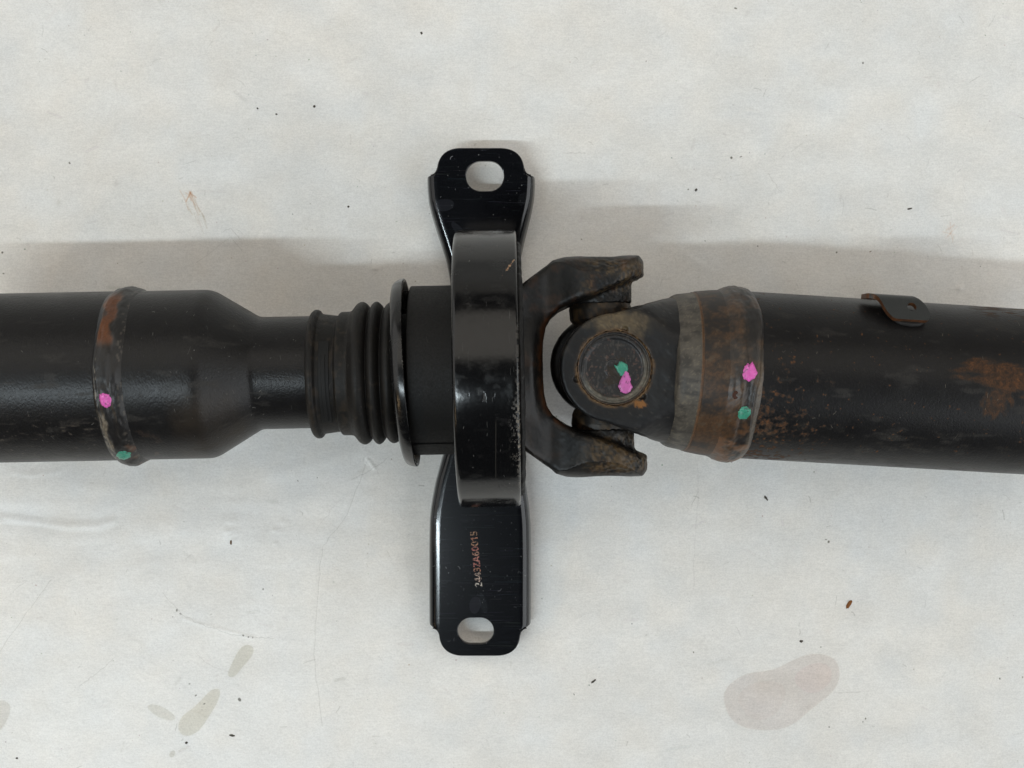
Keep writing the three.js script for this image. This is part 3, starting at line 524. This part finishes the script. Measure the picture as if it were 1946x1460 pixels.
function rearYoke(x, y, z) {
  const az = Math.abs(z), ay = Math.abs(y);
  const w = x < -8 ? 99 : mix(99, 141, clamp((x + 8) / 126));
  let plan = x < -8 ? Math.hypot(x * 1, z) - 99 : az - w; plan = Math.max(plan, x - 128);
  let d = smax(plan, Math.hypot(Math.max(0, ay - 60) * 1, 0) - mix(59, 66, ss(40, 118, x)), 7);
  d = smax(d, Math.hypot(y, z) - mix(160, 141, ss(30, 112, x)), 10);
  const gap = smax(ay - 82, x - 52 - 26 * Math.sqrt(Math.max(0, 1 - (ay / 82) ** 2)), 10);
  d = smax(d, -gap, 12);
  const cap = Math.hypot(x, z);
  d = smax(d, -smax(cap - 68.5, 98 - ay, 1.5), 1.5);               // bore
  for (const [sx, sz] of [[53, 48], [-68, 24], [14, -71]]) d = smax(d, -(Math.hypot(x - sx, (y - 121) * 0.8, z - sz) - 6.5), 1.5);   // stake marks round the bore
  if (Math.abs(d) < 6) d += (fbm(x / 30, y / 30, z / 30, 2) - 0.5) * 2 + (fbm(x / 7, y / 7, z / 7, 3) - 0.5) * 0.8;
  return d;
}
const yokeR = part('rear_yoke', bake(nets(rearYoke, [-110, -140, -156], [140, 140, 156], 3, (x, y, z, ny) => {
  const n = fbm(x / 22, y / 22, z / 22, 4), f = noise(x / 3.2, y / 3.2, z / 3.2), cap = Math.hypot(x, z);
  let c = mix3([15, 15, 17], [29, 28, 28], n);
  const t = Math.hypot((x + 2) / 62, (z + 84) / 26); c = mix3(c, mix3([70, 60, 46], [124, 106, 78], f), ss(1.35, 0.5, t + (n - 0.5) * 1.4) * 0.85);
  c = mix3(c, mix3([58, 43, 30], [100, 76, 48], f), ss(75, 70.5, cap + 5 * (n - 0.5)) * (0.35 + 0.65 * ss(0.4, 0.6, fbm(x / 14, z / 14, 2, 2))));
  const s1 = Math.hypot((x - 50) / 12, (z - 62) / 8); c = mix3(c, [122, 80, 38], ss(1.1, 0.7, s1 + (f - 0.5) * 0.7));
  c = mix3(c, [84, 78, 70], ss(0.70, 0.80, fbm((x + z * 0.6) / 7, y / 5, (z - x * 0.5) / 4, 4)) * 0.5);
  c = mix3(c, [84, 76, 64], ss(0.54, 0.68, n) * ss(-70, -20, z) * ss(20, -60, x) * 0.4);
  c = mix3(c, [72, 62, 50], ss(100, 70, Math.abs(y)) * 0.5 * n);
  return c;
}), MR), castMat, shaft, 'forged rear yoke ear with a round bearing cap');
{ // bearing cap set in the ear, with its stepped rim and snap ring
  const stand = new THREE.Matrix4().makeRotationZ(Math.PI / 2);      // lathe axis x -> up
  const capCol = (x, y, z) => {
    const r = Math.hypot(y, z), n = fbm(y / 15, z / 15, 3, 4), f = noise(y / 2.5, z / 2.5, 4);
    let c = mix3([18, 17, 18], [33, 30, 29], n);
    const q = (-y * 0.45 + z) / Math.max(r, 1);
    c = mix3(c, mix3([74, 68, 58], [112, 106, 92], f), ss(50, 56, r) * ss(-0.55, 0.5, q) * ss(66, 62, r) * 0.9 * (0.6 + 0.8 * n));
    c = mix3(c, [88, 62, 52], ss(0.7, 0.76, fbm(y / 5, z / 5, 9, 3)) * 0.7);
    c = mix3(c, [100, 92, 82], ss(0.72, 0.78, noise(y / 2.2, z / 6, 14)) * 0.35);
    if (r > 64) c = mix3(c, mix3([70, 46, 26], [150, 108, 62], f), 0.6 * ss(64, 67, r));
    return c;
  };
  const prof = [[104, 68], [113, 67.6], [114.5, 66.5], [114.5, 64.5], [112.5, 63.5], [112.5, 60], [113.5, 57.5], [113, 55]];
  const rp = rounded([[100, 68.3], [113.5, 67.8, 1], [114.6, 66.4, 1], [114.2, 64.6, 1], [111.4, 63.4, 1], [111.4, 61, 1], [113.4, 58.5, 2], [113.0, 54.5, 2], [110.2, 51.5, 3], [110.0, 40], [110.0, 28], [110.0, 17.5], [111.0, 16.3, 0.6], [110.1, 15, 0.6], [109.6, 8], [109.6, 0.05]]);
  const fine = []; for (let i = 0; i < rp.length - 1; i++) { const n = Math.max(1, Math.ceil(Math.abs(rp[i + 1][1] - rp[i][1]) / 2)); for (let k = 0; k < n; k++) fine.push([mix(rp[i][0], rp[i + 1][0], k / n), mix(rp[i][1], rp[i + 1][1], k / n)]); } fine.push(rp[rp.length - 1]);
  const g = lathe(fine, 170, { color: capCol, crease: 0.9, warp: (x, r, a) => [x + (noise(r / 3, Math.cos(a) * r / 3, Math.sin(a) * r / 3) - 0.5) * 0.7, r] }); g.applyMatrix4(stand);
  const cap = part('bearing_cap', bake(g, MR), new THREE.MeshPhysicalMaterial({ vertexColors: true, roughness: 0.45 }), yokeR);
  const ring = lathe(rounded([[112, 67.6], [117.2, 67.9, 1], [118.4, 69, 1], [118.0, 70.2, 1], [115, 71]]), 200, { a0: 0.0, a1: 6.12, color: (x, y, z) => mix3([66, 48, 32], [118, 92, 60], noise(y / 4, z / 4, 6)), warp: (x, r, a) => [x + (noise(Math.cos(a) * 18, Math.sin(a) * 18, 1) - 0.5) * 1.6, r + (noise(Math.cos(a) * 22, Math.sin(a) * 22, 5) - 0.5) * 2.6] });
  ring.applyMatrix4(new THREE.Matrix4().makeRotationX(0)).applyMatrix4(stand);
  part('snap_ring', bake(ring, MR), new THREE.MeshPhysicalMaterial({ vertexColors: true, roughness: 0.8 }), yokeR, 'thin rusty ring round the bearing cap');
}

// ---------------------------------------------------------------- right half: collar, weld, tube, tab
function collarRust(x, y, z) {
  const n = fbm(x / 16, y / 16, z / 16, 4), f = noise(x / 2.4, y / 2.4, z / 2.4), b = fbm(x / 30, y / 12, z / 12, 4), g = fbm(x / 5, y / 5, z / 5, 3);
  let rust = mix3([34, 30, 28], mix3([56, 41, 29], [96, 66, 40], f), ss(0.38, 0.66, b * 0.45 + n * 0.3 + g * 0.25 + 0.1 * ss(-40, 120, z)) * 0.9);
  return mix3(rust, [84, 78, 68], ss(0.56, 0.72, n * 0.6 + g * 0.4) * 0.45);
}
{
  const prof = rounded([[108, 70], [110, 132, 2], [113, 140, 3], [122, 145.5, 6], [150, 150, 10], [153, 151.8, 0.8], [155, 150.6, 0.8], [158, 153, 1], [185, 157, 20], [200, 158.3], [262, 158.3]]);
  const fine = []; for (let i = 0; i < prof.length - 1; i++) { const n = Math.max(1, Math.ceil(Math.abs(prof[i + 1][0] - prof[i][0]) / 2.4)); for (let k = 0; k < n; k++) fine.push([mix(prof[i][0], prof[i + 1][0], k / n), mix(prof[i][1], prof[i + 1][1], k / n)]); } fine.push(prof[prof.length - 1]);
  const g = lathe(fine, 440, { crease: 0.8, color: (x, y, z) => {
    const n = fbm(x / 16, y / 16, z / 16, 4), f = noise(x / 2.4, y / 2.4, z / 2.4), b = fbm(x / 30, y / 12, z / 12, 4);
    let grey = mix3([50, 47, 43], [106, 99, 88], n * 0.75 + f * 0.3); grey = mix3(grey, [40, 37, 35], ss(0.5, 0.72, b) * 0.6); grey = mix3(grey, [112, 102, 84], ss(0.74, 0.85, f) * 0.45);
    const rust = collarRust(x, y, z);
    let c = mix3(grey, rust, ss(151, 156, x + 3 * (n - 0.5)));
    c = mix3(c, [104, 68, 38], ss(3.5, 1, Math.abs(x - 154)) * (0.35 + 0.5 * f));
    return c;
  } });
  part('yoke_collar', bake(g, MR), new THREE.MeshPhysicalMaterial({ vertexColors: true, roughness: 0.5, specularIntensity: 0.8 }), shaft, 'dusty grey and rust brown collar behind the rear yoke');
}
const beadR = bead(200, 264, 159, 8.5, 23, MR, (x, y, z) => {
  const f = noise(x / 2.2, y / 2.2, z / 2.2), n = fbm(x / 20, y / 20, z / 20, 4), t = (x - 234) / 30;
  let c = mix3([24, 22, 22], [38, 34, 31], n);
  c = mix3(c, collarRust(x, y, z), ss(0.1, -0.35, t + 0.5 * (n - 0.5)));
  c = mix3(c, mix3([52, 38, 27], [88, 60, 36], f), ss(0.5, 0.66, n) * 0.7 * ss(-0.3, 0.1, t));
  c = mix3(c, [106, 94, 78], ss(0.35, 0.7, t) * ss(1, 0.8, t) * (0.35 + 0.5 * f) * ss(-120, 0, z));
  c = mix3(c, [112, 74, 44], ss(60, 110, z) * ss(0.46, 0.58, n) * 0.6);
  return c;
}, (a) => 0.28 * Math.exp(-Math.pow((a - 1.45) / 0.28, 2)) + 0.25 * Math.exp(-Math.pow((a + 1.45) / 0.3, 2)), [0.62, 4]);
const weldR = part('weld_bead', beadR.g, beadMaterial(), shaft, 'weld bead with brown rust beside the collar');
part('tube', bake(lathe([[250, 100], ...cyl(250, 950, 159.5, 70)], 200, { x0: 230, x1: 950 }), MR), matTubeR, shaft, 'rear tube with rust patches');
{ // small pinhole beside the paint dots
  const g = lathe([[-1, 0.05], [0.4, 3], [1.2, 5], [0, 8]], 20); g.applyMatrix4(new THREE.Matrix4().makeRotationZ(Math.PI / 2)); const a = Math.asin(34 / 160);
  g.applyMatrix4(new THREE.Matrix4().makeRotationX(a).multiply(new THREE.Matrix4().setPosition(216, beadR.rOf(216, a) + 0.2, 0)));
  part('weld_pit', bake(g, MR), new THREE.MeshPhysicalMaterial({ color: new THREE.Color(0.05, 0.018, 0.01), roughness: 0.9 }), weldR);
}
{ // bent sheet tab welded to the side of the tube
  const rows = [[0, 50, 116], [3, 44, 121], [8, 39, 124], [16, 33, 124.5], [26, 28, 122], [36, 24, 117], [46, 19, 109], [54, 14, 101], [60, 8, 97], [66, 3, 95], [74, 0, 94], [90, 0, 94], [104, 0, 94]];
  for (const q of rows) { q[0] *= 0.92; q[1] *= 0.87; q[2] *= 0.87; }
  const TH = 9, tilt = rad(28);
  // path of the sheet across: flat and leaning, then rolled down over the side of the tube
  const path = (q) => { let z = 0, y = 0, a = tilt; const n = 60; for (let i = 0; i < n; i++) { const s = q * (i + 0.5) / n; a = tilt + ss(34, 66, s) * rad(64); z -= Math.cos(a) * q / n; y -= Math.sin(a) * q / n; } const e = tilt + ss(34, 66, q) * rad(64); return [z, y, -Math.sin(e), Math.cos(e)]; };
  const P = [], I = [], C = [], nu = 16;
  const fineRows = []; for (let i = 0; i < rows.length - 1; i++) for (let k = 0; k < 3; k++) fineRows.push(rows[i].map((v, j) => mix(v, rows[i + 1][j], k / 3))); fineRows.push(rows[rows.length - 1]);
  const m = fineRows.length;
  for (const lay of [0, 1]) for (const [q, a, b] of fineRows) for (let u = 0; u <= nu; u++) { const [z, y, nz, ny] = path(q); P.push(mix(a, b, u / nu), y - lay * TH * ny, z - lay * TH * nz); }
  const id = (l, j, u) => (l * m + j) * (nu + 1) + u;
  for (let j = 0; j < m - 1; j++) for (let u = 0; u < nu; u++) { I.push(id(0, j, u), id(0, j, u + 1), id(0, j + 1, u), id(0, j, u + 1), id(0, j + 1, u + 1), id(0, j + 1, u)); I.push(id(1, j, u), id(1, j + 1, u), id(1, j, u + 1), id(1, j, u + 1), id(1, j + 1, u), id(1, j + 1, u + 1)); }
  for (let j = 0; j < m - 1; j++) for (const [u, f] of [[0, 0], [nu, 1]]) { const a = id(0, j, u), b = id(0, j + 1, u), c = id(1, j, u), d = id(1, j + 1, u); f ? I.push(a, c, b, b, c, d) : I.push(a, b, c, b, d, c); }
  for (let u = 0; u < nu; u++) for (const [j, f] of [[0, 0], [m - 1, 1]]) { const a = id(0, j, u), b = id(0, j, u + 1), c = id(1, j, u), d = id(1, j, u + 1); f ? I.push(a, b, c, b, d, c) : I.push(a, c, b, b, c, d); }
  let g = new THREE.BufferGeometry(); g.setAttribute('position', new THREE.Float32BufferAttribute(P, 3)); g.setAttribute('uv', new THREE.Float32BufferAttribute(new Float32Array(P.length / 3 * 2), 2)); g.setIndex(I); g.computeVertexNormals();
  const hp = path(27), drill = new THREE.CylinderGeometry(8.5, 8.5, 60, 28); drill.rotateX(-tilt * 1.2); drill.translate(76, hp[1], hp[0]);
  const A = new Brush(g), Bq = new Brush(drill); A.updateMatrixWorld(); Bq.updateMatrixWorld();
  const ev = new Evaluator(); ev.useGroups = false; ev.attributes = ['position', 'normal', 'uv'];
  g = ev.evaluate(A, Bq, SUBTRACTION).geometry; if (g.index) g = g.toNonIndexed(); g = toCreasedNormals(g, 0.6);
  const pos = g.attributes.position, nor = g.attributes.normal;
  for (let i = 0; i < pos.count; i++) {
    const x = pos.getX(i), y = pos.getY(i), z = pos.getZ(i), [pz, py, nz, ny] = path(clamp(-z * 1.1, 0, 100)), up = nor.getY(i) * 0.9 - nor.getZ(i) * 0.5, n = noise(x / 3, y / 3, z / 3);
    const c = up > 0.55 ? [40 + 5 * n, 42 + 5 * n, 42 + 4 * n] : mix3([52, 34, 22], [98, 60, 34], n); C.push(lin(c[0]), lin(c[1]), lin(c[2]));
  }
  g.setAttribute('color', new THREE.Float32BufferAttribute(C, 3));
  const [wx] = world(1632, 600, 40); const lx = (wx - (1153 - CX)) / Math.cos(rad(3.4)) - 6;
  g.translate(lx, 126, -121);
  part('welded_tab', bake(g, MR), new THREE.MeshPhysicalMaterial({ vertexColors: true, roughness: 0.42 }), shaft, 'small bent tab with a hole, rust brown edge');
  const w = lathe(rounded([[-2, 0.1], [-2, 40, 3], [6, 38, 3], [8, 30, 2], [8, 0.1]]), 50, { warp: (x, r, a) => [x, r * (1 + 0.1 * (noise(Math.cos(a) * 4, Math.sin(a) * 4, 2) - 0.5))] });
  w.scale(0.7, 0.62, 0.9); w.applyMatrix4(new THREE.Matrix4().makeRotationZ(Math.PI / 2)); w.scale(1.3, 1, 0.62);
  w.applyMatrix4(new THREE.Matrix4().makeRotationX(rad(-47)).setPosition(lx + 74, 104, -124));
  part('tab_weld', bake(w, MR), new THREE.MeshPhysicalMaterial({ color: new THREE.Color(0.012, 0.011, 0.011), roughness: 0.6, specularIntensity: 0.6 }), shaft);
}

// ---------------------------------------------------------------- paint marks
function mark(name, col, pts, frame, surf, parent, label, seed) {     // pts in (x, z) of the frame, surf(x, z) -> height
  const r = rng(seed), out = [];
  for (let i = 0; i < pts.length; i++) { const a = pts[i], b = pts[(i + 1) % pts.length]; for (let k = 0; k < 5; k++) out.push([mix(a[0], b[0], k / 5) + (r() - 0.5) * 1.3, mix(a[1], b[1], k / 5) + (r() - 0.5) * 1.3]); }
  const cx = out.reduce((s, p) => s + p[0], 0) / out.length, cz = out.reduce((s, p) => s + p[1], 0) / out.length, P = [], C = [], I = [], K = 7, n = out.length;
  for (let k = 0; k <= K; k++) for (const p of out) {
    const t = k === 0 ? 0.001 : k / K, x = mix(cx, p[0], t), z = mix(cz, p[1], t), nn = noise(x / 3, z / 3, seed), th = 0.6 + 1.5 * (1 - Math.pow(t, 5)) + (k < K ? 0.8 * nn : -0.6);
    P.push(x, surf(x, z) + th, z); const w = 0.86 + 0.2 * fbm(x / 6, z / 6, seed, 3); const c = mix3([col[0] * w, col[1] * w, col[2] * w], [60, 50, 52], ss(0.68, 0.76, fbm(x / 3.2, z / 3.2, seed + 3, 3)) * 0.7); C.push(lin(c[0]), lin(c[1]), lin(c[2]));
  }
  for (let k = 0; k < K; k++) for (let i = 0; i < n; i++) { const a = k * n + i, b = k * n + (i + 1) % n, c = a + n, d = b + n; I.push(a, b, c, b, d, c); }
  const g = new THREE.BufferGeometry(); g.setAttribute('position', new THREE.Float32BufferAttribute(P, 3)); g.setAttribute('color', new THREE.Float32BufferAttribute(C, 3)); g.setIndex(I); g.computeVertexNormals();
  part('paint_mark', bake(g, frame), new THREE.MeshPhysicalMaterial({ vertexColors: true, roughness: 0.34, side: THREE.DoubleSide }), parent, label);
}
const PINK = [224, 100, 184], TEAL = [64, 146, 122];
const onBead = (b) => (x, z) => { const a = Math.asin(clamp(z / 166, -0.999, 0.999)), r = b.rOf(x, a), c = Math.sqrt(Math.max(0, r * r - z * z)); return c; };
// from the photograph to the local frame of the left or right shaft at a height
const toL = (h) => ([xp, yp]) => { const [X, Z] = world(xp, yp, h), v = new THREE.Vector3(X, h, Z).applyMatrix4(ML.clone().invert()); return [v.x, v.z]; };
const toR = (h) => ([xp, yp]) => { const [X, Z] = world(xp, yp, h), v = new THREE.Vector3(X, h, Z).applyMatrix4(MR.clone().invert()); return [v.x, v.z]; };
mark('paint_mark', PINK, [[188, 750], [196, 747], [206, 750], [210, 758], [208, 770], [200, 776], [193, 772], [188, 762]].map(toL(164)), ML, onBead(beadL), weldL, 'pink paint dot on the weld', 4);
mark('paint_mark', TEAL, [[224, 866], [232, 858], [243, 856], [254, 860], [249, 869], [238, 874], [228, 873]].map(toL(68)), ML, onBead(beadL), weldL, 'green paint dot on the weld', 5);
mark('paint_mark', PINK, [[1413, 712], [1416, 698], [1424, 690], [1428, 694], [1433, 687], [1437, 697], [1442, 709], [1436, 720], [1426, 726], [1415, 720]].map(toR(160)), MR, onBead(beadR), weldR, 'pink paint dot on the weld', 6);
mark('paint_mark', TEAL, [[1404, 783], [1410, 774], [1419, 772], [1427, 778], [1428, 788], [1421, 798], [1410, 798], [1404, 792]].map(toR(142)), MR, onBead(beadR), weldR, 'green paint dot on the weld', 7);
mark('paint_mark', TEAL, [[1167, 693], [1172, 697], [1178, 687], [1184, 687], [1193, 694], [1194, 702], [1190, 716], [1180, 716], [1173, 707]].map(toR(110)), MR, () => 110.2, yokeR, 'green paint mark on the bearing cap', 8);
mark('paint_mark', [204, 108, 176], [[1189, 703], [1195, 709], [1199, 720], [1199, 728], [1203, 736], [1198, 745], [1189, 749], [1180, 745], [1175, 736], [1179, 722]].map(toR(112)), MR, () => 111.6, yokeR, 'pink paint mark on the bearing cap', 9);

// ---------------------------------------------------------------- loose grit on the sheet
function chip(name, xp, yp, sx, sz, turn, col, label, category, group) {
  const r = rng(Math.round(xp * 3 + yp)), g = new THREE.IcosahedronGeometry(1, 2), p = g.attributes.position, [X, Z] = world(xp, yp, -T);
  for (let i = 0; i < p.count; i++) { const x = p.getX(i), y = p.getY(i), z = p.getZ(i), n = 0.65 + 0.7 * noise(x * 1.7 + xp, y * 1.7, z * 1.7 + yp); p.setXYZ(i, x * n * sx * S, Math.max(-0.2, y * n) * Math.min(sx, sz) * 0.7 * S, z * n * sz * S); }
  g.computeVertexNormals();
  const m = new THREE.Mesh(g, new THREE.MeshPhysicalMaterial({ color: new THREE.Color(lin(col[0]), lin(col[1]), lin(col[2])), roughness: 0.8 }));
  m.name = name; m.position.set(X * S, (tableWave(X, Z) + 0.3) * S, Z * S); m.rotation.y = turn; m.castShadow = m.receiveShadow = true;
  scene.add(tag(m, label, category, group));
}
chip('rust_flake', 1613, 1149, 4.2, 10, -0.5, [124, 76, 30], 'orange brown rust flake lying right of the stamped bracket arm', 'flake');
const grit = 'dark crumbs of grit on the white sheet';
[[1523, 1219, 4.5, 3.4, 'dark diamond-shaped crumb just above the big pinkish stain'], [1128, 1295, 8, 2.8, 'long dark crumb right of and below the stamped bracket arm'], [597, 202, 3.6, 3.4, 'largest dark crumb on the plain sheet above the left tube end'],
  [489, 206, 2.6, 2.2, 'small dark crumb left of the largest crumb above the left tube end'], [525, 217, 2.8, 2, 'small dark crumb between two others above the left tube end'], [801, 63, 2.8, 3.6, 'dark crumb near the top edge, above the upper bracket arm'],
  [662, 393, 2.8, 3, 'dark crumb left of the upper bracket arm'], [1729, 397, 2.4, 7, 'narrow dark crumb above the tab on the rear tube'], [1323, 361, 3, 4.4, 'dark crumb above the weld of the rear tube'], [439, 1031, 2.6, 6, 'brown sliver beside the shiny blisters at lower left'],
  [354, 1412, 3.6, 3, 'round dark crumb below the yellowish drip stain'], [441, 1398, 3, 8, 'dark twig-like crumb right of the yellowish drip stain'], [1456, 947, 8, 2.4, 'dark bent crumb below the rear tube'], [32, 1441, 3, 2.6, 'dark crumb in the lower left corner']]
  .forEach(([x, y, a, b, l], i) => chip('grit_crumb' + (i ? '_' + String(i).padStart(3, '0') : ''), x, y, a * 0.8, b * 0.8, i * 0.7, i === 9 ? [104, 82, 60] : [70, 65, 57], l, 'crumb', grit));

renderer.render(scene, camera);
